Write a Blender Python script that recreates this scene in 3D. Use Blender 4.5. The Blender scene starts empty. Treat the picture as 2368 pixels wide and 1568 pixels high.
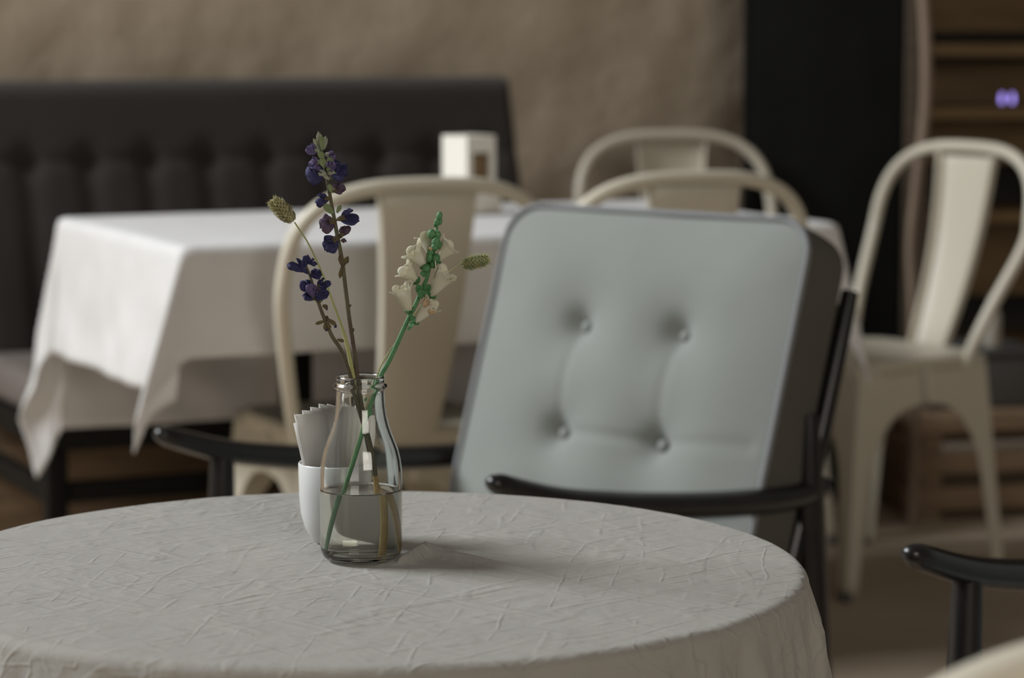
import bpy, bmesh, math, random
from mathutils import Vector, Matrix, noise
random.seed(7)
PI = math.pi
S = bpy.context.scene
COL = S.collection

# ------------------------------------------------------------------ camera, light, exposure
EYE = 1.11                       # camera height
PITCH = 0.1154                   # looking slightly down
FPX = 6400.0                     # focal length for a 2368 px wide frame
cam_data = bpy.data.cameras.new('camera')
cam = bpy.data.objects.new('camera', cam_data)
COL.objects.link(cam)
cam.location = (0, 0, EYE)
cam.rotation_euler = (PI / 2 - PITCH, 0, 0)
cam_data.sensor_fit = 'HORIZONTAL'
cam_data.sensor_width = 36.0
cam_data.lens = FPX / 2368 * 36
cam_data.clip_start = 0.05
cam_data.dof.use_dof = True
cam_data.dof.focus_distance = 2.13
cam_data.dof.aperture_fstop = 6.6
S.camera = cam

S.view_settings.view_transform = 'Standard'
S.view_settings.look = 'None'
S.view_settings.gamma = 1.0
S.view_settings.use_curve_mapping = False
S.view_settings.exposure = 0.0

W = bpy.data.worlds.new('world')
S.world = W
W.use_nodes = True
W.node_tree.nodes['Background'].inputs[0].default_value = (1.0, 0.90, 0.78, 1)
W.node_tree.nodes['Background'].inputs[1].default_value = 0.115


def area_light(name, loc, aim, sx, sy, power, col):
    d = bpy.data.lights.new(name, 'AREA')
    d.shape = 'RECTANGLE'
    d.size, d.size_y, d.energy, d.color = sx, sy, power, col
    o = bpy.data.objects.new(name, d)
    COL.objects.link(o)
    o.location = loc
    o.rotation_euler = (Vector(aim) - Vector(loc)).to_track_quat('-Z', 'Y').to_euler()
    return o


area_light('daylight_left_window', (-5.4, 3.8, 4.7), (0.2, 3.4, 0.7), 3.4, 2.2, 720, (0.93, 0.97, 1.0))
area_light('front_fill', (1.9, -2.4, 2.2), (0.4, 4.6, 0.8), 2.4, 2.0, 98, (1.0, 0.93, 0.84))  # unseen warm fill light added behind the camera to lift the shaded sides


def at(px, py, Y):
    """world point at ground distance Y seen along a direction of the photograph"""
    x = (px - 1184) / FPX
    y = (784 - py) / FPX
    c, s = math.cos(PITCH), math.sin(PITCH)
    d = Vector((x, c + y * s, -s + y * c))
    k = Y / d.y
    return Vector((d.x * k, Y, EYE + d.z * k))


def on_level(px, py, z):
    """where the sight line of a spot in the photograph meets the level z"""
    a = at(px, py, 1.0)
    k = (z - EYE) / (a.z - EYE)
    return Vector((a.x * k, k, z))


# ------------------------------------------------------------------ materials
def hexlin(r, g, b):
    f = lambda v: (v / 255 / 12.92) if v / 255 <= 0.04045 else ((v / 255 + 0.055) / 1.055) ** 2.4
    return (f(r), f(g), f(b))


def mat(name, col, rough=0.6, var=0.08, vscale=8.0, bump=0.0, bscale=60.0, metallic=0.0, coat=0.0, translucent=0.0,
        spec=0.5, sheen=0.0, col2=None, stretch=None):
    m = bpy.data.materials.new(name)
    m.use_nodes = True
    nt = m.node_tree
    N, L = nt.nodes, nt.links
    b = N['Principled BSDF']
    tc = N.new('ShaderNodeTexCoord')
    vec = tc.outputs['Object']
    if stretch:
        mp = N.new('ShaderNodeMapping')
        mp.inputs['Scale'].default_value = stretch
        L.new(vec, mp.inputs['Vector'])
        vec = mp.outputs['Vector']
    nz = N.new('ShaderNodeTexNoise')
    nz.inputs['Scale'].default_value = vscale
    nz.inputs['Detail'].default_value = 5
    L.new(vec, nz.inputs['Vector'])
    rp = N.new('ShaderNodeValToRGB')
    c2 = col2 or tuple(min(1, c * (1 + var)) for c in col)
    c1 = col if col2 else tuple(c * (1 - var) for c in col)
    rp.color_ramp.elements[0].position = 0.3
    rp.color_ramp.elements[1].position = 0.7
    rp.color_ramp.elements[0].color = (*c1, 1)
    rp.color_ramp.elements[1].color = (*c2, 1)
    L.new(nz.outputs['Fac'], rp.inputs['Fac'])
    L.new(rp.outputs['Color'], b.inputs['Base Color'])
    b.inputs['Roughness'].default_value = rough
    b.inputs['Metallic'].default_value = metallic
    b.inputs['Coat Weight'].default_value = coat
    b.inputs['Specular IOR Level'].default_value = spec
    b.inputs['Sheen Weight'].default_value = sheen
    if bump > 0:
        n2 = N.new('ShaderNodeTexNoise')
        n2.inputs['Scale'].default_value = bscale
        n2.inputs['Detail'].default_value = 6
        L.new(vec, n2.inputs['Vector'])
        bp = N.new('ShaderNodeBump')
        bp.inputs['Strength'].default_value = bump
        bp.inputs['Distance'].default_value = 0.01
        L.new(n2.outputs['Fac'], bp.inputs['Height'])
        L.new(bp.outputs['Normal'], b.inputs['Normal'])
    if translucent > 0:
        t = N.new('ShaderNodeBsdfTranslucent')
        L.new(rp.outputs['Color'], t.inputs['Color'])
        mx = N.new('ShaderNodeMixShader')
        mx.inputs[0].default_value = translucent
        L.new(b.outputs[0], mx.inputs[1])
        L.new(t.outputs[0], mx.inputs[2])
        L.new(mx.outputs[0], N['Material Output'].inputs['Surface'])
    return m


def glass_mat(name, col, ior, absorb=None, dens=0.0):
    m = bpy.data.materials.new(name)
    m.use_nodes = True
    N, L = m.node_tree.nodes, m.node_tree.links
    b = N['Principled BSDF']
    b.inputs['Base Color'].default_value = (*col, 1)
    b.inputs['Transmission Weight'].default_value = 1
    b.inputs['Roughness'].default_value = 0.0
    b.inputs['IOR'].default_value = ior
    if absorb:
        v = N.new('ShaderNodeVolumeAbsorption')
        v.inputs['Color'].default_value = (*absorb, 1)
        v.inputs['Density'].default_value = dens
        L.new(v.outputs[0], N['Material Output'].inputs['Volume'])
    return m


def linen_mat(name, col, trans, wrinkle=1.0):
    """woven cloth with pressed-in creases: warped crack lines plus fine weave, as relief only"""
    m = mat(name, col, rough=0.9, var=0.03, vscale=14, spec=0.15, sheen=0.1, translucent=trans)
    N, L = m.node_tree.nodes, m.node_tree.links
    b = N['Principled BSDF']
    tc = N.new('ShaderNodeTexCoord')

    def noise_tex(scale, detail, vec):
        n = N.new('ShaderNodeTexNoise')
        n.inputs['Scale'].default_value = scale
        n.inputs['Detail'].default_value = detail
        L.new(vec, n.inputs['Vector'])
        return n
    warp = noise_tex(7, 3, tc.outputs['Object'])
    add = N.new('ShaderNodeVectorMath')
    add.operation = 'MULTIPLY_ADD'
    L.new(warp.outputs['Color'], add.inputs[0])
    add.inputs[1].default_value = (0.02, 0.02, 0.02)
    L.new(tc.outputs['Object'], add.inputs[2])
    height = None
    # long pressed creases along the two diagonals, each fading in and out, and a few crack-like wrinkles
    for sc, amp, rot, st, width in ((16.0, 1.0, 0.80, (0.06, 1.0, 1), 0.03), (20.0, 0.8, -0.72, (0.06, 1.0, 1), 0.03), (36.0, 0.8, 0.66, (0.10, 1.0, 1), 0.06), (40.0, 0.7, -0.6, (0.10, 1.0, 1), 0.06), (30.0, 0.5, 1.45, (0.10, 1.0, 1), 0.04)):
        mp = N.new('ShaderNodeMapping')
        mp.inputs['Rotation'].default_value = (0, 0, -rot)
        L.new(add.outputs[0], mp.inputs['Vector'])
        m2 = N.new('ShaderNodeMapping')
        m2.inputs['Scale'].default_value = st
        L.new(mp.outputs[0], m2.inputs['Vector'])
        n = noise_tex(sc, 1.5, m2.outputs[0])
        sub = N.new('ShaderNodeMath')
        sub.operation = 'SUBTRACT'
        L.new(n.outputs['Fac'], sub.inputs[0])
        sub.inputs[1].default_value = 0.5
        ab = N.new('ShaderNodeMath')
        ab.operation = 'ABSOLUTE'
        L.new(sub.outputs[0], ab.inputs[0])
        mr = N.new('ShaderNodeMapRange')
        mr.interpolation_type = 'SMOOTHSTEP'
        mr.inputs['From Min'].default_value = 0.0
        mr.inputs['From Max'].default_value = width
        mr.inputs['To Min'].default_value = amp
        mr.inputs['To Max'].default_value = 0
        L.new(ab.outputs[0], mr.inputs['Value'])
        gate = noise_tex(sc * 0.9, 2, mp.outputs[0])
        gr = N.new('ShaderNodeMapRange')
        gr.inputs['From Min'].default_value = 0.44
        gr.inputs['From Max'].default_value = 0.66
        L.new(gate.outputs['Fac'], gr.inputs['Value'])
        mu = N.new('ShaderNodeMath')
        mu.operation = 'MULTIPLY'
        L.new(mr.outputs[0], mu.inputs[0])
        L.new(gr.outputs[0], mu.inputs[1])
        if height is None:
            height = mu.outputs[0]
        else:
            ad = N.new('ShaderNodeMath')
            L.new(height, ad.inputs[0])
            L.new(mu.outputs[0], ad.inputs[1])
            height = ad.outputs[0]
    lump = noise_tex(34, 6, add.outputs[0])
    ma = N.new('ShaderNodeMath')
    ma.operation = 'MULTIPLY_ADD'
    L.new(lump.outputs['Fac'], ma.inputs[0])
    ma.inputs[1].default_value = 1.5
    L.new(height, ma.inputs[2])
    b1 = N.new('ShaderNodeBump')
    b1.inputs['Strength'].default_value = 0.34 * wrinkle
    b1.inputs['Distance'].default_value = 0.004
    L.new(ma.outputs[0], b1.inputs['Height'])
    weave = noise_tex(900, 1, tc.outputs['Object'])
    b2 = N.new('ShaderNodeBump')
    b2.inputs['Strength'].default_value = 0.12
    b2.inputs['Distance'].default_value = 0.001
    L.new(weave.outputs['Fac'], b2.inputs['Height'])
    L.new(b1.outputs[0], b2.inputs['Normal'])
    L.new(b2.outputs[0], b.inputs['Normal'])
    return m


M = {}
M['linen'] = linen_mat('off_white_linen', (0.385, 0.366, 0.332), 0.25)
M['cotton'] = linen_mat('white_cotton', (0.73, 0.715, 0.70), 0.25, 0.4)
M['plaster'] = mat('rough_plaster', (0.43, 0.355, 0.265), 0.95, vscale=2.2, bump=0.9, bscale=9, spec=0.1, col2=(0.53, 0.445, 0.345))
M['floor'] = mat('worn_brown_floor', (0.37, 0.29, 0.21), 0.55, vscale=1.6, bump=0.1, bscale=30, spec=0.3, col2=(0.50, 0.41, 0.31))
M['black_lacquer'] = mat('black_lacquer', (0.010, 0.009, 0.009), 0.28, var=0.3, vscale=20, coat=0.1, spec=0.35)
M['black_door'] = mat('matte_black_paint', (0.011, 0.011, 0.010), 0.9, var=0.1, spec=0.03)
M['black_wood'] = mat('black_stained_wood', (0.008, 0.007, 0.006), 0.6, var=0.3, vscale=20, spec=0.12)
M['blue_fabric'] = mat('blue_grey_upholstery', (0.196, 0.209, 0.194), 0.95, var=0.05, vscale=5, bump=0.15, bscale=500, spec=0.1, sheen=0.2)
M['border_dark'] = mat('darker_cushion_border', (0.085, 0.078, 0.068), 0.95, var=0.06, vscale=6, bump=0.1, bscale=400, spec=0.1)  # cushion border, coloured darker and browner than the front
M['piping'] = mat('pale_piping', (0.19, 0.195, 0.20), 0.9, var=0.05, spec=0.1)
M['cream_metal'] = mat('cream_powder_coat', (0.50, 0.46, 0.37), 0.42, var=0.04, vscale=4, spec=0.4)
M['sofa_back'] = mat('charcoal_upholstery', (0.040, 0.034, 0.031), 0.95, var=0.08, vscale=5, bump=0.1, bscale=300, spec=0.1, sheen=0.1)
M['sofa_seat'] = mat('taupe_upholstery', (0.15, 0.128, 0.115), 0.95, var=0.08, vscale=5, bump=0.1, bscale=300, spec=0.1)
M['brown_wood'] = mat('brown_wood', (0.055, 0.040, 0.027), 0.6, vscale=6, bump=0.15, bscale=40, spec=0.25, col2=(0.08, 0.06, 0.04), stretch=(1, 1, 6))
M['bent_wood'] = mat('pale_bent_wood', (0.20, 0.145, 0.105), 0.5, var=0.1, vscale=12, spec=0.3, stretch=(6, 6, 1))
M['dark_wood'] = mat('dark_shelf_wood', (0.155, 0.10, 0.048), 0.65, vscale=5, bump=0.15, bscale=40, spec=0.2, col2=(0.23, 0.155, 0.078), stretch=(1, 6, 6))
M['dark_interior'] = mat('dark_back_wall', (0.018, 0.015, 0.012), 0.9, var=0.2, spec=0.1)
M['plank_wood'] = mat('plank_wood', (0.17, 0.115, 0.07), 0.7, vscale=6, bump=0.2, bscale=40, spec=0.2, col2=(0.26, 0.18, 0.115), stretch=(1, 8, 8))
M['grey_box'] = mat('dark_grey_plastic', (0.07, 0.068, 0.064), 0.6, var=0.08)
M['pale_ceramic'] = mat('pale_grey_ceramic', (0.35, 0.32, 0.27), 0.4, var=0.05)
M['porcelain'] = mat('white_porcelain', (0.64, 0.64, 0.62), 0.3, var=0.02, coat=0.3)
M['paper'] = mat('white_paper', (0.80, 0.785, 0.755), 0.9, var=0.02, vscale=40, spec=0.1, translucent=0.2)
M['white_box'] = mat('white_card', (0.74, 0.70, 0.62), 0.6, var=0.03)
M['kraft'] = mat('brown_kraft_paper', (0.20, 0.125, 0.06), 0.8, var=0.1)
M['glass'] = glass_mat('clear_glass', (0.97, 0.985, 0.975), 1.45)
M['water'] = glass_mat('cloudy_water', (0.97, 0.97, 0.94), 1.333, (0.86, 0.81, 0.62), 6.0)
M['sage_stem'] = mat('sage_stem_green_brown', (0.085, 0.085, 0.035), 0.7, vscale=45, col2=(0.055, 0.035, 0.025), bump=0.2, bscale=400)
M['sage_wet'] = mat('amber_wet_stem', (0.25, 0.15, 0.05), 0.6, vscale=60, col2=(0.36, 0.27, 0.08))
M['sage_green'] = mat('sage_leaf_green', (0.15, 0.21, 0.09), 0.8, vscale=120, col2=(0.24, 0.28, 0.15), translucent=0.25)
M['sage_pale'] = mat('pale_sage_calyx', (0.27, 0.31, 0.20), 0.8, vscale=150, col2=(0.36, 0.35, 0.30), translucent=0.25)
M['sage_olive'] = mat('withered_olive_calyx', (0.12, 0.095, 0.035), 0.85, vscale=150, col2=(0.07, 0.05, 0.03), translucent=0.15)
M['violet'] = mat('violet_petal', (0.075, 0.052, 0.15), 0.8, vscale=160, col2=(0.14, 0.105, 0.21), translucent=0.25)
M['indigo'] = mat('indigo_petal', (0.014, 0.016, 0.062), 0.8, vscale=160, col2=(0.032, 0.028, 0.10), translucent=0.2)
M['dry_violet'] = mat('withered_violet_petal', (0.055, 0.035, 0.075), 0.85, vscale=160, col2=(0.11, 0.07, 0.10), translucent=0.2)
M['snap_green'] = mat('snapdragon_green', (0.040, 0.135, 0.048), 0.6, vscale=90, col2=(0.075, 0.21, 0.08))
M['snap_white'] = mat('ivory_petal', (0.66, 0.63, 0.47), 0.75, vscale=70, col2=(0.72, 0.70, 0.60), translucent=0.35, spec=0.2)
M['snap_tan'] = mat('browned_petal_edge', (0.42, 0.24, 0.10), 0.8, vscale=120, col2=(0.60, 0.45, 0.28), translucent=0.3)
M['grass_stem'] = mat('straw_grass_stem', (0.33, 0.32, 0.12), 0.7, vscale=30, col2=(0.22, 0.25, 0.10))
M['grass_olive'] = mat('olive_grass_husk', (0.21, 0.20, 0.085), 0.85, vscale=220, col2=(0.40, 0.36, 0.21), translucent=0.2)
M['grass_green'] = mat('grey_green_grass_husk', (0.27, 0.34, 0.21), 0.85, vscale=240, col2=(0.50, 0.47, 0.22), translucent=0.2)


def emis(name, col, k):
    m = bpy.data.materials.new(name)
    m.use_nodes = True
    b = m.node_tree.nodes['Principled BSDF']
    b.inputs['Base Color'].default_value = (0.1, 0.1, 0.1, 1)
    b.inputs['Emission Color'].default_value = (*col, 1)
    b.inputs['Emission Strength'].default_value = k
    return m


M['violet_led'] = emis('violet_lamp_glow', (0.36, 0.27, 0.85), 2.0)


# ------------------------------------------------------------------ mesh helpers
class MB:
    """collects vertices and faces for ONE mesh"""

    def __init__(self):
        self.v, self.f = [], []

    def add(self, vs, fs):
        o = len(self.v)
        self.v += [tuple(p) for p in vs]
        self.f += [tuple(i + o for i in q) for q in fs]
        return self

    def grid(self, pts, closed_u=False, closed_v=False):
        nu, nv = len(pts), len(pts[0])
        vs = [p for row in pts for p in row]
        fs = []
        for i in range(nu if closed_u else nu - 1):
            for j in range(nv if closed_v else nv - 1):
                a, b = i, (i + 1) % nu
                c, d = j, (j + 1) % nv
                fs.append((a * nv + c, b * nv + c, b * nv + d, a * nv + d))
        return self.add(vs, fs)

    def tube(self, path, rad, seg=12, caps=True, flat=(1, 1), up=None):
        path = [Vector(p) for p in path]
        n = len(path)
        rad = rad if isinstance(rad, (list, tuple)) else [rad] * n
        rows, prev = [], None
        for i, p in enumerate(path):
            t = (path[min(i + 1, n - 1)] - path[max(i - 1, 0)]).normalized()
            if up is not None:
                u = Vector(up) - t * Vector(up).dot(t)
            elif prev is None:
                u = Vector((0, 0, 1)) if abs(t.z) < 0.9 else Vector((1, 0, 0))
                u = u - t * u.dot(t)
            else:
                u = prev - t * prev.dot(t)
            u.normalize()
            prev = u
            w = t.cross(u)
            rows.append([p + (w * math.cos(a) * flat[0] + u * math.sin(a) * flat[1]) * rad[i]
                         for a in [2 * PI * k / seg for k in range(seg)]])
        o = len(self.v)
        self.grid(rows, closed_v=True)
        if caps:
            self.f.append(tuple(o + k for k in range(seg))[::-1])
            self.f.append(tuple(o + (n - 1) * seg + k for k in range(seg)))
        return self

    def lathe(self, prof, seg=48, c=(0, 0)):
        rows = [[(c[0] + r * math.cos(2 * PI * k / seg), c[1] + r * math.sin(2 * PI * k / seg), z) for k in range(seg)]
                for r, z in prof]
        return self.grid(rows, closed_v=True)

    def box(self, lo, hi, bev=0.0):
        x0, y0, z0 = lo
        x1, y1, z1 = hi
        if bev <= 0:
            vs = [(x, y, z) for x in (x0, x1) for y in (y0, y1) for z in (z0, z1)]
            return self.add(vs, [(0, 1, 3, 2), (4, 6, 7, 5), (0, 4, 5, 1), (2, 3, 7, 6), (0, 2, 6, 4), (1, 5, 7, 3)])
        bm = bmesh.new()
        bmesh.ops.create_cube(bm, size=1)
        for v in bm.verts:
            v.co = ((x0 + x1) / 2 + v.co.x * (x1 - x0), (y0 + y1) / 2 + v.co.y * (y1 - y0), (z0 + z1) / 2 + v.co.z * (z1 - z0))
        bmesh.ops.bevel(bm, geom=list(bm.edges), offset=bev, segments=3, affect='EDGES', profile=0.5)
        bm.verts.index_update()
        self.add([v.co.copy() for v in bm.verts], [[v.index for v in f.verts] for f in bm.faces])
        bm.free()
        return self

    def ball(self, c, r, n=(8, 12), dir=(0, 0, 1)):
        q = Vector(dir).to_track_quat('Z', 'Y')
        rows = []
        for i in range(n[0] + 1):
            a = PI * i / n[0]
            rows.append([Vector(c) + q @ Vector((r[0] * math.sin(a) * math.cos(b), r[1] * math.sin(a) * math.sin(b), -r[2] * math.cos(a)))
                         for b in [2 * PI * k / n[1] for k in range(n[1])]])
        return self.grid(rows, closed_v=True)

    def xf(self, m):
        self.v = [tuple(m @ Vector(p)) for p in self.v]
        return self

    def build(self, name, m, parent=None, smooth=True, angle=40, solid=0.0, sub=0):
        me = bpy.data.meshes.new(name)
        me.from_pydata(self.v, [], self.f)
        bm = bmesh.new()
        bm.from_mesh(me)
        bmesh.ops.remove_doubles(bm, verts=bm.verts, dist=1e-6)
        bmesh.ops.recalc_face_normals(bm, faces=bm.faces)
        bm.to_mesh(me)
        bm.free()
        if smooth:
            me.polygons.foreach_set('use_smooth', [True] * len(me.polygons))
            me.set_sharp_from_angle(angle=math.radians(angle))
        me.materials.append(M[m] if isinstance(m, str) else m)
        o = bpy.data.objects.new(name, me)
        COL.objects.link(o)
        if parent:
            o.parent = parent
        if solid:
            s = o.modifiers.new('thickness', 'SOLIDIFY')
            s.thickness = solid
            s.offset = 0
        if sub:
            s = o.modifiers.new('smooth', 'SUBSURF')
            s.levels = s.render_levels = sub
        return o


def tag(o, label=None, cat=None, group=None, kind=None):
    if label:
        o['label'] = label
    if cat:
        o['category'] = cat
    if group:
        o['group'] = group
    if kind:
        o['kind'] = kind
    return o


def thing(name, label, cat, loc=(0, 0, 0), rz=0.0, group=None):
    o = bpy.data.objects.new(name, None)
    COL.objects.link(o)
    o.empty_display_size = 0.05
    o.location = loc
    o.rotation_euler = (0, 0, rz)
    return tag(o, label, cat, group)


def copy_tree(o, parent=None):
    c = o.copy()
    COL.objects.link(c)
    c.parent = parent
    for ch in list(o.children):
        copy_tree(ch, c)
    return c


def smooth_path(pts, n=8):
    """Catmull-Rom through the points"""
    P = [Vector(p) for p in pts]
    out = []
    for i in range(len(P) - 1):
        a, b, c, d = P[max(i - 1, 0)], P[i], P[i + 1], P[min(i + 2, len(P) - 1)]
        for k in range(n):
            t = k / n
            out.append(0.5 * ((2 * b) + (c - a) * t + (2 * a - 5 * b + 4 * c - d) * t * t + (3 * b - a - 3 * c + d) * t ** 3))
    out.append(P[-1])
    return out


def lerp_list(vals, n):
    out = []
    m = len(vals) - 1
    for i in range(n):
        t = i / (n - 1) * m
        k = min(int(t), m - 1)
        out.append(vals[k] + (vals[k + 1] - vals[k]) * (t - k))
    return out


def sstep(a, b, x):
    t = max(0, min(1, (x - a) / (b - a)))
    return t * t * (3 - 2 * t)


ROOM = math.radians(25)          # the back wall, sofa and long table share this turn
RX = Vector((math.cos(ROOM), math.sin(ROOM), 0))
RY = Vector((-math.sin(ROOM), math.cos(ROOM), 0))

# ------------------------------------------------------------------ setting
fl = MB().box((-4.5, -3.5, -0.12), (5.0, 9.0, 0.0)).build('floor', 'floor', smooth=False)
tag(fl, kind='structure')

WALL0 = Vector((-1.15, 5.88, 0))  # a point on the plaster wall's face, behind the sofa
wall_end = 1.885
wb = bpy.data.objects.new('wall_back', None)
bpy.data.objects.remove(wb)
rows = []
nx, nz = 150, 90
for i in range(nx + 1):
    r = []
    for j in range(nz + 1):
        x = -2.6 + (wall_end + 2.6) * i / nx
        z = 2.9 * j / nz
        lump = noise.noise((x * 5, z * 5, 0.3)) * 0.008 + noise.noise((x * 14, z * 14, 3.3)) * 0.0045
        r.append((x, -lump, z))
    rows.append(r)
mb = MB().grid(rows)
mb.grid([[(wall_end, 0, 0), (wall_end, 0, 2.9)], [(wall_end, 0.2, 0), (wall_end, 0.2, 2.9)]])
mb.grid([[(-2.6, 0.2, 0), (-2.6, 0.2, 2.9)], [(wall_end, 0.2, 0), (wall_end, 0.2, 2.9)]])
mb.grid([[(-2.6, 0, 2.9), (-2.6, 0.2, 2.9)], [(wall_end, 0, 2.9), (wall_end, 0.2, 2.9)]])
w = mb.build('wall_back', 'plaster')
w.location = WALL0
w.rotation_euler = (0, 0, ROOM)
tag(w, kind='structure')

d1 = bpy.data.objects.new('door_1', None)
COL.objects.link(d1)
d1.location = (0.549, 6.30, 0)
tag(d1, kind='structure')
MB().box((0, 0, 0.0), (0.337, 0.05, 2.6), 0.004).build('door_leaf', 'black_door', d1)
MB().box((-0.018, 0.05, 0.0), (0.350, 0.09, 2.65), 0.003).build('door_frame', 'black_door', d1)

t1 = MB().box((0, 0, 0), (0.06, 0.09, 2.7), 0.006).build('trim_1', 'brown_wood')
t1.location = (0.890, 6.30, 0)
tag(t1, kind='structure')

wr = MB().box((0.3, 7.35, 0), (4.5, 7.5, 2.9)).build('wall_right', 'dark_interior', smooth=False)
tag(wr, kind='structure')

# ------------------------------------------------------------------ dark corner on the right: shelving, platform, small things
sh = thing('shelving_unit', 'dark brown wooden shelving standing in the dim corner behind the cream metal chair', 'shelf', (0.945, 6.56, 0), math.radians(15))
for x in (0.0, 0.62, 1.24):
    MB().box((x, 0, 0.0), (x + 0.03, 0.3, 2.3), 0.003).build('side_panel', 'dark_wood', sh)
LAMPS = at(2329, 229, 6.70)
for z in (0.30, 0.62, LAMPS.z - 0.0165 - 0.03, 1.02, 1.30):
    MB().box((0.03, 0.005, z), (1.24, 0.3, z + 0.03), 0.003).build('shelf_board', 'dark_wood', sh)
for k, z in enumerate((0.05, 0.42, 0.75, 1.075, 1.40, 1.75)):
    MB().box((0.03, 0.27, z), (1.24, 0.295, z + 0.25 - 0.02 * (k % 2)), 0.003).build('back_board', 'dark_wood', sh)

pl = thing('slatted_platform', 'low brown slatted wooden platform on the floor in front of the dark shelving', 'platform', (0.865, 6.03, 0), math.radians(15))
for z, h, y in ((0.02, 0.055, 0.01), (0.105, 0.05, 0.0), (0.195, 0.045, 0.0)):
    MB().box((0, y, z), (1.3, y + 0.02, z + h), 0.004).build('plank', 'plank_wood', pl)
for k in range(4):
    MB().box((0, 0.024 + k * 0.085, 0.222), (1.3, 0.024 + k * 0.085 + 0.075, 0.242), 0.004).build('plank', 'plank_wood', pl)
for x in (0.05, 0.62, 1.2):
    MB().box((x, 0.022, 0.0), (x + 0.05, 0.33, 0.2195), 0.004).build('bearer', 'plank_wood', pl)

gb = thing('storage_box', 'dark grey storage box standing on the low slatted platform', 'box', (0.925, 6.10, 0.2425), math.radians(15))
MB().box((0, 0, 0), (0.26, 0.2, 0.115), 0.012).build('body', 'grey_box', gb)
MB().box((-0.006, -0.006, 0.1155), (0.266, 0.206, 0.135), 0.006).build('lid', 'grey_box', gb)

vb = thing('ceramic_bottle', 'slim pale ceramic bottle standing on the grey box in the dim corner', 'bottle', (1.075, 6.16, 0.378))
MB().lathe([(0, 0), (0.017, 0), (0.02, 0.006), (0.0205, 0.07), (0.014, 0.09), (0.009, 0.105), (0.011, 0.112), (0.0, 0.112)], 24).build('body', 'pale_ceramic', vb)
MB().lathe([(0, 0.1125), (0.008, 0.1125), (0.008, 0.121), (0, 0.122)], 16).build('stopper', 'grey_box', vb)

bw = MB().tube(smooth_path([(0.880, 5.98, 0.0), (0.874, 5.98, 0.45), (0.866, 5.98, 0.62), (0.877, 5.98, 0.76), (0.892, 5.98, 0.95),
                            (0.884, 5.98, 1.14), (0.863, 5.98, 1.28), (0.833, 5.98, 1.42), (0.79, 5.98, 1.56)], 8), 0.013, 12).build('bentwood_pole', 'bent_wood')
tag(bw, 'slender curved pale wooden pole standing upright beside the black door', 'pole')

for i, (px, py) in enumerate(((2317, 229), (2341, 229))):
    p = at(px, py, 6.70)
    l = thing('indicator_lamp', ('tiny violet lamp glowing in the dark corner, the left one of the pair',
                                 'tiny violet lamp glowing in the dark corner, the right one of the pair')[i], 'lamp', p, 0, 'violet lamps in the dim corner')
    MB().ball((0, 0, 0), (0.0050, 0.005, 0.0150), (8, 12)).build('bulb', 'violet_led', l)
    MB().lathe([(0, -0.016), (0.010, -0.016), (0.010, -0.014), (0.004, -0.012), (0.004, -0.0105), (0, -0.0105)], 16).build('socket', 'black_wood', l)

# ------------------------------------------------------------------ sofa
sofa_pos = Vector((-0.83, 5.02, 0)) + RY * 0.085
sf = thing('sofa', 'charcoal tufted two-seat sofa with dark wooden base against the plaster wall', 'sofa', sofa_pos, ROOM)
SL, SD = 1.27, 0.62
rows = []
nu, nv = 130, 60
cw = 0.13
for side in (0, 1):
    rows = []
    for i in range(nu + 1):
        r = []
        u = i / nu
        x = SL * u
        for j in range(nv + 1):
            v = j / nv
            zl = 0.62 * v
            edge = min(1, min(u, 1 - u) * SL / 0.03, min(1 - v, v + 0.3) * 0.62 / 0.03)
            edge = math.sqrt(max(0, 1 - (1 - edge) ** 2))
            ph = (x - 0.01) / cw
            below = 1 - sstep(0.445, 0.475, zl)
            seam = math.exp(-((zl - 0.455) / 0.012) ** 2)
            cx = abs(((ph + 0.5) % 1) - 0.5) * cw
            chan = math.exp(-(cx / 0.022) ** 2) * below
            dim = math.exp(-((cx / 0.026) ** 2 + ((zl - 0.455) / 0.03) ** 2))
            dep = 0.075 * edge - (0.009 * chan + 0.006 * seam + 0.018 * dim) * edge
            y = SD - 0.06 + 0.17 * v - (dep if side == 0 else -0.04 * edge)
            r.append((x, y, 0.36 + zl))
        rows.append(r)
    if side == 0:
        mbk = MB().grid(rows)
    else:
        mbk.grid(rows)
mbk.build('backrest', 'sofa_back', sf, angle=80)
for k in range(2):
    x0 = 0.004 + k * (SL / 2)
    MB().box((x0, -0.01, 0.352), (x0 + SL / 2 - 0.008, SD - 0.07, 0.435), 0.028).build('seat_cushion', 'sofa_seat', sf, angle=60)
fr = MB().box((0.0, 0.0, 0.305), (SL, 0.04, 0.352), 0.004)
fr.box((0, 0.04, 0.305), (0.04, SD - 0.02, 0.352), 0.004).box((SL - 0.04, 0.04, 0.305), (SL, SD - 0.02, 0.352), 0.004).box((0.04, SD - 0.06, 0.305), (SL - 0.04, SD - 0.02, 0.352), 0.004)
fr.build('base_frame', 'black_wood', sf)
MB().box((0.042, SD - 0.058, 0.0), (SL - 0.042, SD - 0.045, 0.304), 0.002).build('rear_panel', 'plank_wood', sf)
lo = MB().box((0.042, 0.005, 0.205), (SL - 0.042, 0.035, 0.245), 0.004)
lo.build('lower_rail', 'black_wood', sf)
for x in (0.0, SL - 0.04):
    MB().box((x + 0.005, 0.042, 0.20), (x + 0.035, SD - 0.062, 0.24), 0.004).build('side_rail', 'black_wood', sf)
    for y in (0.0, SD - 0.06):
        MB().box((x, y, 0.0), (x + 0.04, y + 0.04, 0.3045), 0.003).build('leg', 'black_wood', sf)

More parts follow.
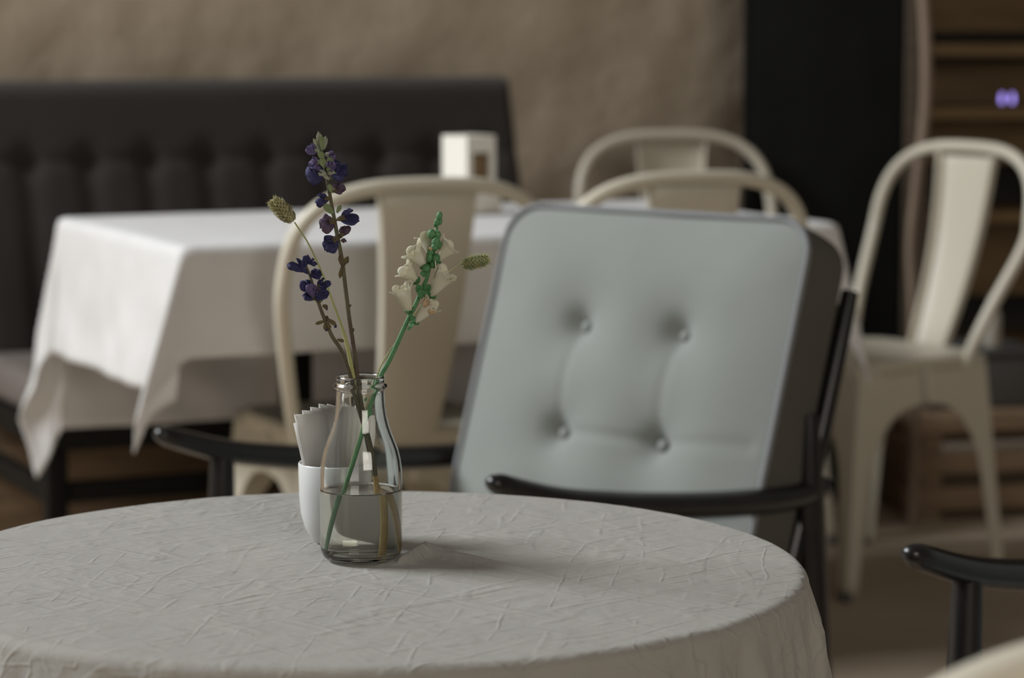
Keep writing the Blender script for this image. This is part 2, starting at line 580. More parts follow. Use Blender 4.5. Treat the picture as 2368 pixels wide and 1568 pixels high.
# ------------------------------------------------------------------ long table with white cloth
TL, TW, TH = 1.20, 0.70, 0.745
tab_pos = Vector((-0.520, 4.40, 0))
dt = thing('dining_table', 'long black-legged table hidden under a white cotton cloth before the sofa', 'table', tab_pos, ROOM)
MB().box((0, 0, TH - 0.03), (TL, TW, TH), 0.004).build('tabletop', 'black_wood', dt)
MB().box((0.06, 0.06, TH - 0.1), (TL - 0.06, TW - 0.06, TH - 0.0305), 0.003).build('apron', 'black_wood', dt)
for x in (0.315, 0.90):
    MB().box((x - 0.024, 0.326, 0.03), (x + 0.024, 0.374, TH - 0.1005), 0.003).build('column', 'black_wood', dt)
    MB().box((x - 0.03, 0.06, 0.0), (x + 0.03, 0.64, 0.0295), 0.006).build('foot', 'black_wood', dt)


def drape(L, Wd, ztop, left, right, near, far, seed, n=(150, 110)):
    """a rectangular cloth lying on a rectangular top, hanging over each side with conic folds at the corners"""
    rows = []
    for i in range(n[0] + 1):
        r = []
        u = -left + (L + left + right) * i / n[0]
        for j in range(n[1] + 1):
            v = -near + (Wd + near + far) * j / n[1]
            cx, cy = max(0, min(L, u)), max(0, min(Wd, v))
            sx, sy = u - cx, v - cy
            dd = math.hypot(sx, sy)
            z = ztop + noise.noise((u * 6 + seed, v * 6, 0)) * 0.0015 * (1 if dd == 0 else 0)
            x, y = cx, cy
            if dd > 0:
                rr = 0.012
                ax, ay = sx / dd, sy / dd
                arc = rr * PI / 2
                if dd < arc:
                    a = dd / rr
                    out = rr * math.sin(a)
                    drop = rr * (1 - math.cos(a))
                else:
                    out, drop = rr, rr + dd - arc
                corner = 2 * min(abs(ax), abs(ay)) / (abs(ax) + abs(ay))
                flare = 0.04 + 0.20 * corner ** 2
                wave = noise.noise((u * 5.5 + seed, v * 5.5 + seed, 0.0)) * 0.07
                wave += noise.noise((u * 13 + seed, v * 13, 1.7)) * 0.03
                o2 = out + max(-0.004, (flare + wave) * drop)
                x, y = cx + ax * o2 + (0.20 * corner * drop if ax < 0 and ay < 0 else 0) * -1, cy + ay * o2
                z = ztop - drop * (1 + 0.06 * corner)
            r.append((x, y, z))
        rows.append(r)
    return MB().grid(rows)


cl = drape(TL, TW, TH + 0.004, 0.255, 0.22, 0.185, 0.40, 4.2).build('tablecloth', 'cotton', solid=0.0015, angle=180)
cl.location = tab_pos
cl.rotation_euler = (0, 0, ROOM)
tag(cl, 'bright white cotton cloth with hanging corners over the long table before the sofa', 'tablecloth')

nb_p = Vector((-0.080, 5.14, TH + 0.0065))
nb = thing('napkin_box', 'white upright box with a brown-filled opening standing on the long white table', 'box', nb_p, math.radians(42))
b = MB()
bw_, bh = 0.035, 0.143
b.box((-bw_, -bw_, 0), (bw_, -bw_ + 0.006, 0.055)).box((-bw_, -bw_, 0.112), (bw_, -bw_ + 0.006, bh))
b.box((-bw_, -bw_, 0.055), (-0.021, -bw_ + 0.006, 0.112)).box((0.021, -bw_, 0.055), (bw_, -bw_ + 0.006, 0.112))
b.box((-bw_, -bw_ + 0.006, 0), (-bw_ + 0.006, bw_, bh)).box((bw_ - 0.006, -bw_ + 0.006, 0), (bw_, bw_, bh))
b.box((-bw_ + 0.006, bw_ - 0.006, 0), (bw_ - 0.006, bw_, bh)).box((-bw_ + 0.006, -bw_ + 0.006, bh - 0.006), (bw_ - 0.006, bw_ - 0.006, bh))
b.box((-bw_ + 0.006, -bw_ + 0.006, 0), (bw_ - 0.006, bw_ - 0.006, 0.006))
b.build('body', 'white_box', nb, smooth=False)
for k in range(6):
    y = -bw_ + 0.010 + k * 0.007
    MB().box((-0.026, y, 0.0065), (0.026, y + 0.005, 0.108 - 0.004 * (k % 3)), 0.001).build('sachet', 'kraft', nb)
MB().box((-bw_ - 0.007, -bw_ - 0.010, 0.0), (bw_ + 0.007, -bw_ - 0.0005, 0.05), 0.003).build('front_pocket', 'white_box', nb)


# ------------------------------------------------------------------ cream metal chairs
def leg_half(corner_top, corner_foot, mid_top, zt=0.445):
    """half of one side: a strip beside the corner that widens into the arched apron at the top"""
    rows = []
    zs = [zt, 0.42, 0.385, 0.3622, 0.3618, 0.3612, 0.360, 0.358, 0.354, 0.348, 0.338, 0.322, 0.300, 0.275, 0.245, 0.21] + [0.21 - 0.21 * k / 6 for k in range(1, 7)]
    for z in zs:
        t = (zt - z) / zt
        c = Vector(corner_top).lerp(Vector(corner_foot), t)
        m_ = Vector(mid_top).lerp(Vector((mid_top[0] * 1.16, mid_top[1] * 1.16, 0)), t)
        full = 1.0
        wl = 0.30 * (1 - t) + 0.13 * t + 0.06 * max(0, 1 - t * 2.5)
        if z >= 0.362:
            s = full
        elif z > 0.19:
            q = (z - 0.19) / 0.172
            s = 1 - (1 - wl) * max(0, 1 - q ** 2.7) ** (1 / 2.7)
        else:
            s = wl
        row = []
        for k in range(9):
            p = c.lerp(m_, s * k / 8)
            p.z = z
            row.append(p)
        rows.append(row)
    return rows


def make_chair(label, loc, rz):
    t = thing('metal_chair', label, 'chair', loc, rz, 'cream sheet-metal cafe chairs')
    h = 0.178
    # seat: pan with a rolled rim
    rows = []
    for k, (s, z) in enumerate(((0.0, 0.444), (0.3, 0.4445), (0.6, 0.4455), (0.82, 0.448), (0.93, 0.4515), (0.98, 0.4505), (1.0, 0.445), (1.0, 0.425))):
        row = []
        for a in range(64):
            th = 2 * PI * a / 64
            c, sn = math.cos(th), math.sin(th)
            n = 7.0
            r = h / (abs(c) ** n + abs(sn) ** n) ** (1 / n)
            wd = 1 + 0.06 * (-sn if sn < 0 else 0) - 0.05 * max(0, sn)
            row.append((r * c * s * wd, r * sn * s, z))
        rows.append(row)
    MB().grid(rows, closed_v=True).build('seat', 'cream_metal', t, solid=0.002)
    for sx in (-1, 1):
        for sy in (-1, 1):
            wd = 1.06 if sy < 0 else 0.95
            ct = (sx * h * wd * 0.965, sy * h * 0.965, 0.445)
            cf = (sx * 0.212, -0.225 if sy < 0 else 0.190, 0)
            mtx = (0, sy * h * 0.985, 0.445)
            mty = (sx * h * 0.995, 0, 0.445)
            m = MB().grid(leg_half(ct, cf, mtx)).grid(leg_half(ct, cf, mty))
            lg = m.build('leg', 'cream_metal', t, solid=0.0025, angle=50)
            MB().tube([(cf[0] * 0.985, cf[1] * 0.985, 0.0), (cf[0] * 0.978, cf[1] * 0.978, 0.018)], 0.012, 12).build('foot_cap', 'grey_box', lg)
    pts = []
    for k in range(41):
        a = k / 40
        th = PI * a
        c, sn = math.cos(th), math.sin(th)
        x = 0.224 * math.copysign(abs(c) ** 0.66, c)
        zz = max(0.0, sn) ** 0.62
        z = 0.665 + 0.185 * zz
        y = 0.215 + 0.045 * (z - 0.665) / 0.185 + 0.012 * (1 - (x / 0.224) ** 2)
        pts.append((x, y, z))
    left = [(0.162, 0.110, 0.40), (0.176, 0.122, 0.46), (0.198, 0.158, 0.55)]
    path = smooth_path(left + pts[::2] + [(-p[0], p[1], p[2]) for p in reversed(left)], 4)
    MB().tube(path, 0.0125, 12).build('back_hoop', 'cream_metal', t)
    rows = []
    for j in range(21):
        v = j / 20
        z = 0.43 + (0.838 - 0.43) * v
        wv = 0.050 + 0.031 * v
        y0 = 0.172 + 0.108 * v + 0.018 * math.sin(PI * v)
        row = []
        for i, (fx, fy) in enumerate(((-1.0, -0.020), (-0.99, -0.002), (-0.94, 0.0), (-0.5, 0.003), (0, 0.004), (0.5, 0.003), (0.94, 0.0), (0.99, -0.002), (1.0, -0.020))):
            row.append((fx * wv, y0 + fy, z))
        rows.append(row)
    MB().grid(rows).build('splat', 'cream_metal', t, solid=0.002)
    return t


chairA = make_chair('cream metal chair seen from behind, its hoop back rising behind the bottle of flowers',
                    (-0.238, 4.600, 0), math.radians(203))
others = (
    ('cream metal chair partly hidden behind the blue-grey armchair cushion, back turned to the camera', (0.198, 4.79, 0), math.radians(202)),
    ('cream metal chair facing the camera on the far side of the long white table', (0.424, 5.95, 0), math.radians(15)),
    ('cream metal chair standing alone in front of the black door, splat lit from the left', (0.706, 5.50, 0), math.radians(-56)),
    ('blurred cream metal chair back cut off by the lower right corner of the photo', (0.300, 1.42, 0), math.radians(190)),
)
for lb, lc, rz in others:
    c = copy_tree(chairA)
    c['label'] = lb
    c.location = lc
    c.rotation_euler = (0, 0, rz)


# ------------------------------------------------------------------ black armchairs with blue-grey cushions
def back_cushion(width, length, thick, corner):
    def boundary(th):
        c, s = math.cos(th), math.sin(th)
        hx, hy = width / 2, length / 2
        # march out to the rounded rectangle
        lo_, hi_ = 0.0, 1.0
        for _ in range(30):
            mid = (lo_ + hi_) / 2
            x, y = abs(c) * mid, abs(s) * mid
            qx, qy = max(0, x - (hx - corner)), max(0, y - (hy - corner))
            inside = x <= hx and y <= hy and math.hypot(qx, qy) <= corner
            lo_, hi_ = (mid, hi_) if inside else (lo_, mid)
        return lo_ * c, lo_ * s
    seg = 192
    B = [boundary(2 * PI * k / seg) for k in range(seg)]
    btn = [(x, y) for x in (-0.084, 0.078) for y in (0.083, -0.060, -0.19)]

    def height(x, y, rho):
        h = 0.024 * (1 - rho ** 3)
        for bx, by in btn:
            d = math.hypot(x - bx, y - by)
            h -= 0.017 * math.exp(-(d / 0.020) ** 2) + 0.017 * math.exp(-(d / 0.052) ** 2)
        # soft pull folds between the buttons
        for x0, y0, x1, y1, k in ((-0.084, -0.060, 0.078, -0.060, 0.0035), (0.078, -0.060, 0.22, -0.05, 0.003), (0.078, 0.083, 0.078, -0.060, 0.002), (-0.084, 0.083, -0.084, -0.06, 0.002)):
            ax, ay = x1 - x0, y1 - y0
            t = max(0, min(1, ((x - x0) * ax + (y - y0) * ay) / (ax * ax + ay * ay)))
            d = math.hypot(x - x0 - ax * t, y - y0 - ay * t)
            h -= k * math.exp(-(d / 0.008) ** 2)
        return h + noise.noise((x * 9, y * 9, 4)) * 0.002
    rows = []
    n = 60
    for i in range(n + 1):
        rho = i / n
        rows.append([(bx * rho, -height(bx * rho, by * rho, rho), by * rho) for bx, by in B])
    front = MB().grid(rows, closed_v=True)
    side = []
    for q in (0.0, 0.08, 0.25, 0.5, 0.75, 0.92, 1.0):
        k = 1 + 0.010 * math.sin(PI * q) + 0.004
        side.append([(bx * k, 0.001 + thick * q, by * k) for bx, by in B])
    side.append([(bx * 0.02, thick + 0.006, by * 0.02) for bx, by in B])
    border = MB().grid(side, closed_v=True)
    pipe = MB().grid([[(bx * 1.008 + 0.0045 * math.cos(a) * bx / math.hypot(bx, by), -0.001 + 0.0045 * math.sin(a), by * 1.008 + 0.0045 * math.cos(a) * by / math.hypot(bx, by))
                       for a in [2 * PI * k / 8 for k in range(8)]] for bx, by in B], closed_u=True, closed_v=True)
    return front, border, pipe, btn


def make_armchair(label, loc, rz):
    t = thing('armchair', label, 'armchair', loc, rz, 'black lacquered armchairs')
    ax = 0.268
    for s in (-1, 1):
        path = smooth_path([(s * ax, -0.300, 0.611), (s * ax, -0.20, 0.580), (s * ax, -0.10, 0.560), (s * ax, 0.0, 0.545), (s * ax, 0.13, 0.530), (s * (ax - 0.004), 0.26, 0.521), (s * (ax - 0.01), 0.335, 0.524)], 6)
        n = len(path)
        rad = lerp_list([0.0125, 0.0155, 0.0170, 0.0175, 0.0175, 0.017, 0.016], n)
        rad[0] = 0.0095
        path = [path[0] + Vector((0, -0.006, 0.002)), path[0] + Vector((0, -0.0045, 0.0015))] + path
        rad = [0.002, 0.0065] + rad
        MB().tube(path, rad, 18, flat=(1.15, 0.95), up=(0, 0, 1)).build('armrest', 'black_lacquer', t, angle=70)
        MB().tube(smooth_path([(s * ax, -0.198, 0.574), (s * ax, -0.205, 0.40), (s * ax, -0.222, 0.0)], 4), lerp_list([0.0145, 0.019, 0.012], 9), 16).build('leg', 'black_lacquer', t)
        MB().tube(smooth_path([(s * (ax - 0.006), 0.300, 0.620), (s * (ax - 0.006), 0.305, 0.50), (s * (ax - 0.006), 0.330, 0.25), (s * (ax - 0.006), 0.36, 0.0)], 4),
                  lerp_list([0.013, 0.020, 0.020, 0.015], 13), 16).build('leg', 'black_lacquer', t)
        MB().box((s * (ax - 0.03) - 0.012, -0.19, 0.275), (s * (ax - 0.03) + 0.012, 0.315, 0.315), 0.004).build('side_rail', 'black_lacquer', t)
        MB().tube(smooth_path([(s * 0.245 + 0.006, 0.225, 0.30), (s * 0.245 + 0.006, 0.325, 0.55), (s * 0.245 + 0.006, 0.405, 0.765)], 5), lerp_list([0.014, 0.016, 0.011], 11), 14).build('back_post', 'black_lacquer', t)
    for k in range(4):
        q = k / 3
        z = 0.40 + 0.33 * q
        y = 0.288 + 0.110 * q
        MB().box((-0.232, y - 0.004, z - 0.018), (0.244, y + 0.004, z + 0.018), 0.003).build('back_slat', 'black_lacquer', t)
    for y in (-0.205, 0.31):
        MB().box((-0.235, y - 0.012, 0.275), (0.235, y + 0.012, 0.315), 0.004).build('cross_rail', 'black_lacquer', t)
    sc = MB().box((-0.235, -0.215, 0.3165), (0.235, 0.165, 0.405), 0.03).build('seat_cushion', 'blue_fabric', t, angle=60)
    front, border, pipe, btn = back_cushion(0.490, 0.475, 0.082, 0.048)
    lean = math.radians(-18.5)
    mx = Matrix.Translation((0.018, 0.230, 0.633)) @ Matrix.Rotation(lean, 4, 'X')
    bc = front.xf(mx).build('back_cushion', 'blue_fabric', t, angle=180)
    border.xf(mx).build('border', 'border_dark', bc, angle=60)['label'] = 'side of the cushion, darker and browner than its front'
    pipe.xf(mx).build('piping', 'piping', bc, angle=180)
    for bx, by in btn:
        MB().ball((bx, 0.0095, by), (0.0085, 0.0085, 0.005), (6, 14), (0, -1, 0)).xf(mx).build('button', 'blue_fabric', bc)
    return t


arm1 = make_armchair('black armchair with buttoned blue-grey back cushion, facing the round table', (-0.026, 3.357, 0), math.radians(-41))
arm2 = copy_tree(arm1)
arm2['label'] = 'second black armchair of which only one armrest and leg show at the right edge'
arm2.location = (0.374 + 0.268 * 0.755 + 0.30 * 0.656, 2.556 - 0.268 * 0.656 + 0.30 * 0.755, 0)

# ------------------------------------------------------------------ round table with linen cloth
CX, CY, CZ, CR = -0.1165, 2.103, 0.69, 0.335
rt = thing('round_table', 'small round pedestal table hidden beneath the wrinkled grey-white linen cloth', 'table', (CX, CY, 0))
MB().lathe([(0, 0.655), (CR - 0.012, 0.655), (CR - 0.006, 0.66), (CR - 0.006, 0.679), (CR - 0.012, 0.685), (0, 0.685)], 64).build('tabletop', 'black_wood', rt)
MB().lathe([(0, 0.02), (0.03, 0.02), (0.022, 0.06), (0.022, 0.6), (0.05, 0.6545), (0, 0.6545)], 24).build('column', 'black_wood', rt)
MB().lathe([(0, 0), (0.19, 0), (0.19, 0.008), (0.04, 0.0195), (0, 0.0195)], 40).build('base', 'black_wood', rt)

_b = on_level(836, 1297, CZ)
BX, BY = _b.x, _b.y              # bottle axis
ridge = [tuple(on_level(*q, CZ).xy) for q in ((936, 1304), (985, 1287), (1035, 1294), (1130, 1308), (1260, 1330))]
ridge_h = [0.007, 0.0115, 0.008, 0.0045, 0.0]


def cloth_bumps(x, y):
    """real relief of the cloth top: the pinched fold by the bottle, a few long press lines and soft lumps"""
    h = 0.0
    for k in range(len(ridge) - 1):
        (x0, y0), (x1, y1) = ridge[k], ridge[k + 1]
        dx, dy = x1 - x0, y1 - y0
        t = max(0, min(1, ((x - x0) * dx + (y - y0) * dy) / (dx * dx + dy * dy)))
        d = math.hypot(x - x0 - dx * t, y - y0 - dy * t)
        h = max(h, (ridge_h[k] * (1 - t) + ridge_h[k + 1] * t) * math.exp(-(d / 0.007) ** 2))
    h += 0.0004 * noise.noise((x * 22, y * 22, 0.5)) + 0.0003 * noise.noise((x * 55, y * 40, 2.5))
    n = noise.noise((x * 10 + 4, y * 22, 7.1))
    h += 0.0008 * max(0, 1 - abs(n) * 9) * max(0, noise.noise((x * 6, y * 6, 31)) + 0.2)
    n = noise.noise((x * 24 - y * 10, y * 12 + x * 7, 1.3))
    h += 0.0009 * max(0, 1 - abs(n) * 10) * max(0, noise.noise((x * 7, y * 7, 41)) + 0.2)
    n = noise.noise((x * 34 + y * 20, y * 30 - x * 12, 9.3))
    h += 0.0007 * max(0, 1 - abs(n) * 9) * max(0, noise.noise((x * 8, y * 8, 51)) + 0.2)
    rb = math.hypot(x - BX, y - BY)
    rc = math.hypot(x - at(777, 1245, BY + 0.074).x, y - BY - 0.074)
    k = min(sstep(0.030, 0.0345, rb), sstep(0.018, 0.034, rc))
    return max(0.0, h) * k


rows = []
NS = 420
radii = [CR * (k / 110) for k in range(111)]
for r in radii:
    rows.append([(CX + r * math.cos(2 * PI * a / NS), CY + r * math.sin(2 * PI * a / NS),
                  CZ + cloth_bumps(CX + r * math.cos(2 * PI * a / NS), CY + r * math.sin(2 * PI * a / NS))) for a in range(NS)])
for k in range(1, 7):            # rolled edge
    a_ = PI / 2 * k / 6
    rr = CR + 0.009 * math.sin(a_)
    rows.append([(CX + rr * math.cos(2 * PI * a / NS), CY + rr * math.sin(2 * PI * a / NS), CZ - 0.009 * (1 - math.cos(a_)) +
                  cloth_bumps(CX + CR * math.cos(2 * PI * a / NS), CY + CR * math.sin(2 * PI * a / NS)) * (1 - k / 6)) for a in range(NS)])
for k in range(1, 61):           # hanging skirt
    dp = 0.30 * k / 60
    row = []
    for a in range(NS):
        th = 2 * PI * a / NS
        c, s = math.cos(th), math.sin(th)
        am = sstep(0.0, 0.22, dp)
        fold = math.sin(9 * th + 1.3 + 0.8 * math.sin(2 * th)) * 0.6 + math.sin(17 * th + 0.4) * 0.3 + noise.noise((c * 4, s * 4, dp * 3)) * 0.9
        fine = noise.noise((c * 16, s * 16, dp * 5)) * 0.009 + noise.noise((c * 40, s * 40, dp * 9)) * 0.0045
        r = CR + 0.009 + 0.17 * dp + am * 0.024 * fold + fine * min(1, dp / 0.03)
        row.append((CX + r * c, CY + r * s, CZ - 0.009 - dp))
    rows.append(row)
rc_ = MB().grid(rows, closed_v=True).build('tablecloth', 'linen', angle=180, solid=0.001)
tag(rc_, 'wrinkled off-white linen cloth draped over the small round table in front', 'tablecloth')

# ------------------------------------------------------------------ bottle and water
ZB = CZ + 0.0012
bt = thing('milk_bottle', 'clear glass milk bottle half full of water on the round table', 'bottle', (BX, BY, ZB))
outer = [(0.0, 0.0016), (0.020, 0.0012), (0.0235, 0.0), (0.0270, 0.0012), (0.0300, 0.0040), (0.0316, 0.0085), (0.0320, 0.013), (0.0320, 0.060), (0.0320, 0.066), (0.0317, 0.0725),
         (0.0308, 0.079), (0.0292, 0.086), (0.0268, 0.0925), (0.0244, 0.0985), (0.0222, 0.1050), (0.0205, 0.1120), (0.0194, 0.1190), (0.0188, 0.1260), (0.0186, 0.1320),
         (0.0187, 0.1335), (0.0206, 0.1350), (0.0210, 0.1362), (0.0206, 0.1374), (0.0190, 0.1384), (0.0186, 0.1395), (0.0187, 0.1425), (0.0182, 0.1440), (0.0174, 0.1444)]
inner = [(0.0166, 0.1440), (0.0162, 0.1425), (0.0162, 0.1330), (0.0164, 0.1290), (0.0170, 0.1200), (0.0181, 0.1120), (0.0198, 0.1050), (0.0220, 0.0985), (0.0244, 0.0925),
         (0.0268, 0.086), (0.0284, 0.079), (0.0293, 0.0725), (0.0296, 0.066), (0.0296, 0.060), (0.0296, 0.013), (0.0290, 0.0095), (0.0270, 0.0070), (0.022, 0.0058), (0.0, 0.0064)]
MB().lathe(outer + inner, 96).build('glass_body', 'glass', bt, angle=180)
thr = []
for k in range(65):
    a = 2 * PI * 1.15 * k / 64 + 2.6
    thr.append((0.0189 * math.cos(a), 0.0189 * math.sin(a), 0.1300 - 0.0030 * k / 64))
WL = 0.0545
wt = [(0.0, 0.0062), (0.0221, 0.0056), (0.0271, 0.0068), (0.0291, 0.0093), (0.0297, 0.013), (0.0297, WL + 0.0016), (0.0292, WL + 0.0008), (0.0282, WL + 0.0002), (0.026, WL), (0.0, WL)]
wa = MB().lathe(wt, 96).build('water', 'water', angle=60)
wa.location = (BX, BY, ZB)
tag(wa, 'still cloudy water filling the lower part of the glass bottle', 'water')

# ------------------------------------------------------------------ flowers
Y0 = BY


def P(px, py, dy=0.0):
    return at(px, py, Y0 + dy)


UNIT = 1 / 2988.0                # metres per photo pixel at the bottle


def petal(mb, base, d, nrm, L, Wd, curl=0.0, cup=0.25, ruffle=0.0, tip=0.15, nu=9, nv=6, seed=0.0):
    d = Vector(d).normalized()
    nrm = Vector(nrm)
    nrm = (nrm - d * nrm.dot(d)).normalized()
    s = d.cross(nrm)
    rows = []
    for i in range(nu):
        t = i / (nu - 1)
        wd = Wd * (math.sin(PI * min(1, 0.10 + 0.62 * t)) ** 0.8) * (1 if t < 0.75 else 1 - (1 - tip) * ((t - 0.75) / 0.25) ** 2)
        row = []
        for j in range(nv):
            q = (j / (nv - 1)) * 2 - 1
            rf = ruffle * t * noise.noise((q * 2.6 + seed, t * 2.2, seed * 1.7))
            row.append(Vector(base) + d * (L * t * (1 - 0.06 * q * q * t)) + s * (wd * q) + nrm * (curl * L * t * t + cup * wd * q * q + rf))
        rows.append(row)
    mb.grid(rows)


def px_dir(a, b, dz=0.0):
    """direction between two spots of the bouquet, turned towards (-) or away from (+) the viewer by dz"""
    v = (P(*b) - P(*a)).normalized()
    return (v + Vector((0, dz, 0))).normalized()


def stem(parent, pts, rads, m, name='stem', seg=10):
    path = smooth_path([P(*p) for p in pts], 6)
    return MB().tube(path, lerp_list(rads, len(path)), seg).build(name, m, parent)


def floret(parent, a, b, size, col, calyx, dz, seed, wide=1.0, hood=True, lip=True):
    """one sage flower: cup-shaped calyx, hooded upper lip and broad lower lip"""
    base = P(a[0], a[1], a[2] if len(a) > 2 else 0)
    d = px_dir(a[:2], b[:2], dz)
    L = (P(*b[:2]) - P(*a[:2])).length
    rnd = random.Random(seed)
    view = Vector((0, -1, 0))
    up = Vector((0, 0, 1))
    m = MB()
    cl_ = 0.42 * L
    if hood:
        petal(m, base + d * cl_ * 0.6, d + up * 0.35, up + view * 0.5, L * 0.70, size * 0.46 * wide, 0.10, 0.55, 0.0020, seed=seed)
    if lip:
        petal(m, base + d * cl_ * 0.6, d - up * 0.15 + view * 0.3, view + up * 0.7, L * 0.85, size * 0.72 * wide, -0.22, -0.2, 0.0034, 0.35, seed=seed + 5)
        side = d.cross(view)
        for s in (-1, 1):
            petal(m, base + d * cl_ * 0.7, d + side * 0.7 * s + view * 0.3, view + up * 0.3, L * 0.50, size * 0.36 * wide, -0.1, 0.3, 0.0028, 0.5, seed=seed + 9 + s)
    f = m.build('floret', col, parent, solid=0.0003, angle=180)
    c = MB()
    rows = []
    q = d.to_track_quat('Z', 'Y')
    for t, r in ((0, 0.10), (0.15, 0.55), (0.45, 0.95), (0.75, 1.0), (0.9, 1.05)):
        row = []
        for k in range(12):
            a_ = 2 * PI * k / 12
            ex = 0.14 * (k % 4 == 0) if t > 0.8 else 0
            row.append(base + q @ Vector((math.cos(a_) * r * size * 0.24, math.sin(a_) * r * size * 0.24, (t + ex) * cl_ * 1.25)))
        rows.append(row)
    c.grid(rows, closed_v=True).build('calyx', calyx, f, solid=0.0003, angle=180)
    return f


def leaf(parent, a, b, wd, m, dz=0.0, nrm=(0, -1, 0.3), name='leaf', curl=0.12):
    mbx = MB()
    L = (P(*b[:2]) - P(*a[:2])).length
    petal(mbx, P(*a), px_dir(a[:2], b[:2], dz), nrm, L, wd * UNIT, curl, 0.35, 0.0004, 0.12, seed=a[0] * 0.1)
    return mbx.build(name, m, parent, solid=0.0003, angle=180)


# tall sage
s1 = thing('sage_stem', 'tallest stem in the bottle, purple sage with pale green tip', 'flower', (0, 0, 0))
stem(s1, [(738, 318, 0.004), (745, 360, 0.004), (755, 405, 0.003), (765, 465, 0.002), (779, 540, 0), (791, 605, 0), (798, 660, 0), (808, 740, 0), (817, 800, 0), (826, 870, -0.002),
          (835, 930, -0.003), (845, 985, -0.003), (860, 1050, 0.0), (868, 1100, 0.002)],
     [0.00101, 0.00122, 0.00144, 0.00151, 0.00166, 0.00173, 0.00166, 0.00166, 0.00173, 0.00180, 0.00180, 0.00194, 0.00209, 0.00216], 'sage_stem')
stem(s1, [(868, 1100, 0.002), (871, 1130, 0.003), (873, 1180, 0.005), (872, 1240, 0.006), (868, 1282, 0.006)], [0.00216, 0.00223, 0.00230, 0.00223, 0.00209], 'sage_wet', 'wet_stem_end')
for a, b, wd, m in (((744, 348, 0), (736, 303, 0), 7, 'sage_pale'), ((746, 348, -0.003), (744, 312, 0), 6, 'sage_green'), ((749, 345, 0), (754, 314, 0), 6, 'sage_pale'),
                    ((751, 322, 0), (752, 340, 0), 4, 'sage_pale'), ((741, 346, 0), (724, 320, 0), 5, 'sage_pale'), ((748, 372, -0.004), (738, 348, 0), 7, 'sage_green'),
                    ((752, 388, -0.004), (742, 366, 0), 8, 'sage_green'), ((758, 386, -0.004), (766, 362, 0), 7, 'sage_green'),
                    ((762, 416, 0), (744, 400, 0), 5, 'sage_pale'), ((762, 412, 0), (782, 404, 0), 5, 'sage_pale'),
                    ((771, 494, -0.003), (747, 472, 0), 8, 'sage_green'), ((779, 492, -0.003), (789, 474, 0), 5, 'sage_green'),
                    ((766, 446, -0.003), (762, 424, 0), 5, 'sage_green'),
                    ((793, 618, -0.003), (784, 590, 0), 5, 'sage_olive'), ((795, 614, -0.003), (806, 592, 0), 5, 'sage_olive'), ((793, 612, -0.003), (786, 644, 0), 5, 'sage_olive'),
                    ((795, 598, -0.003), (806, 608, 0), 5, 'sage_olive'), ((806, 712, 0), (812, 704, 0), 2.4, 'sage_stem'), ((813, 772, 0), (818, 758, 0), 3, 'sage_stem')):
    leaf(s1, a, b, wd, m)
k = 0
for a, b, size, col, cal, dz, wide in (
        ((744, 352, 0.002), (712, 338), 26, 'violet', 'sage_pale', -0.2, 0.7),
        ((750, 356, 0.002), (775, 362), 24, 'violet', 'sage_pale', -0.2, 0.7),
        ((748, 374, 0.0), (717, 380), 30, 'violet', 'sage_pale', -0.3, 0.8),
        ((756, 402, 0.0), (712, 396), 36, 'indigo', 'sage_pale', -0.3, 1.0),
        ((757, 402, -0.002), (800, 384), 36, 'indigo', 'sage_pale', -0.3, 1.0),
        ((756, 396, -0.004), (772, 372), 22, 'violet', 'sage_green', -0.4, 0.8),
        ((766, 444, 0.0), (794, 428), 24, 'dry_violet', 'sage_olive', -0.2, 0.8),
        ((768, 458, 0.0), (731, 461), 20, 'indigo', 'sage_olive', -0.2, 0.9),
        ((779, 510, 0.0), (741, 518), 32, 'dry_violet', 'sage_olive', -0.3, 0.9),
        ((777, 508, -0.002), (826, 496), 27, 'indigo', 'sage_olive', -0.2, 0.9),
        ((785, 545, -0.002), (751, 572), 30, 'indigo', 'sage_olive', -0.3, 0.9),
        ((784, 552, 0.0), (803, 522), 22, 'dry_violet', 'sage_olive', -0.1, 0.6),
        ((788, 556, -0.004), (800, 556), 16, 'dry_violet', 'sage_olive', -0.1, 0.5)):
    k += 1
    floret(s1, a, b, size * UNIT, col, cal, dz, 20 + k, wide)

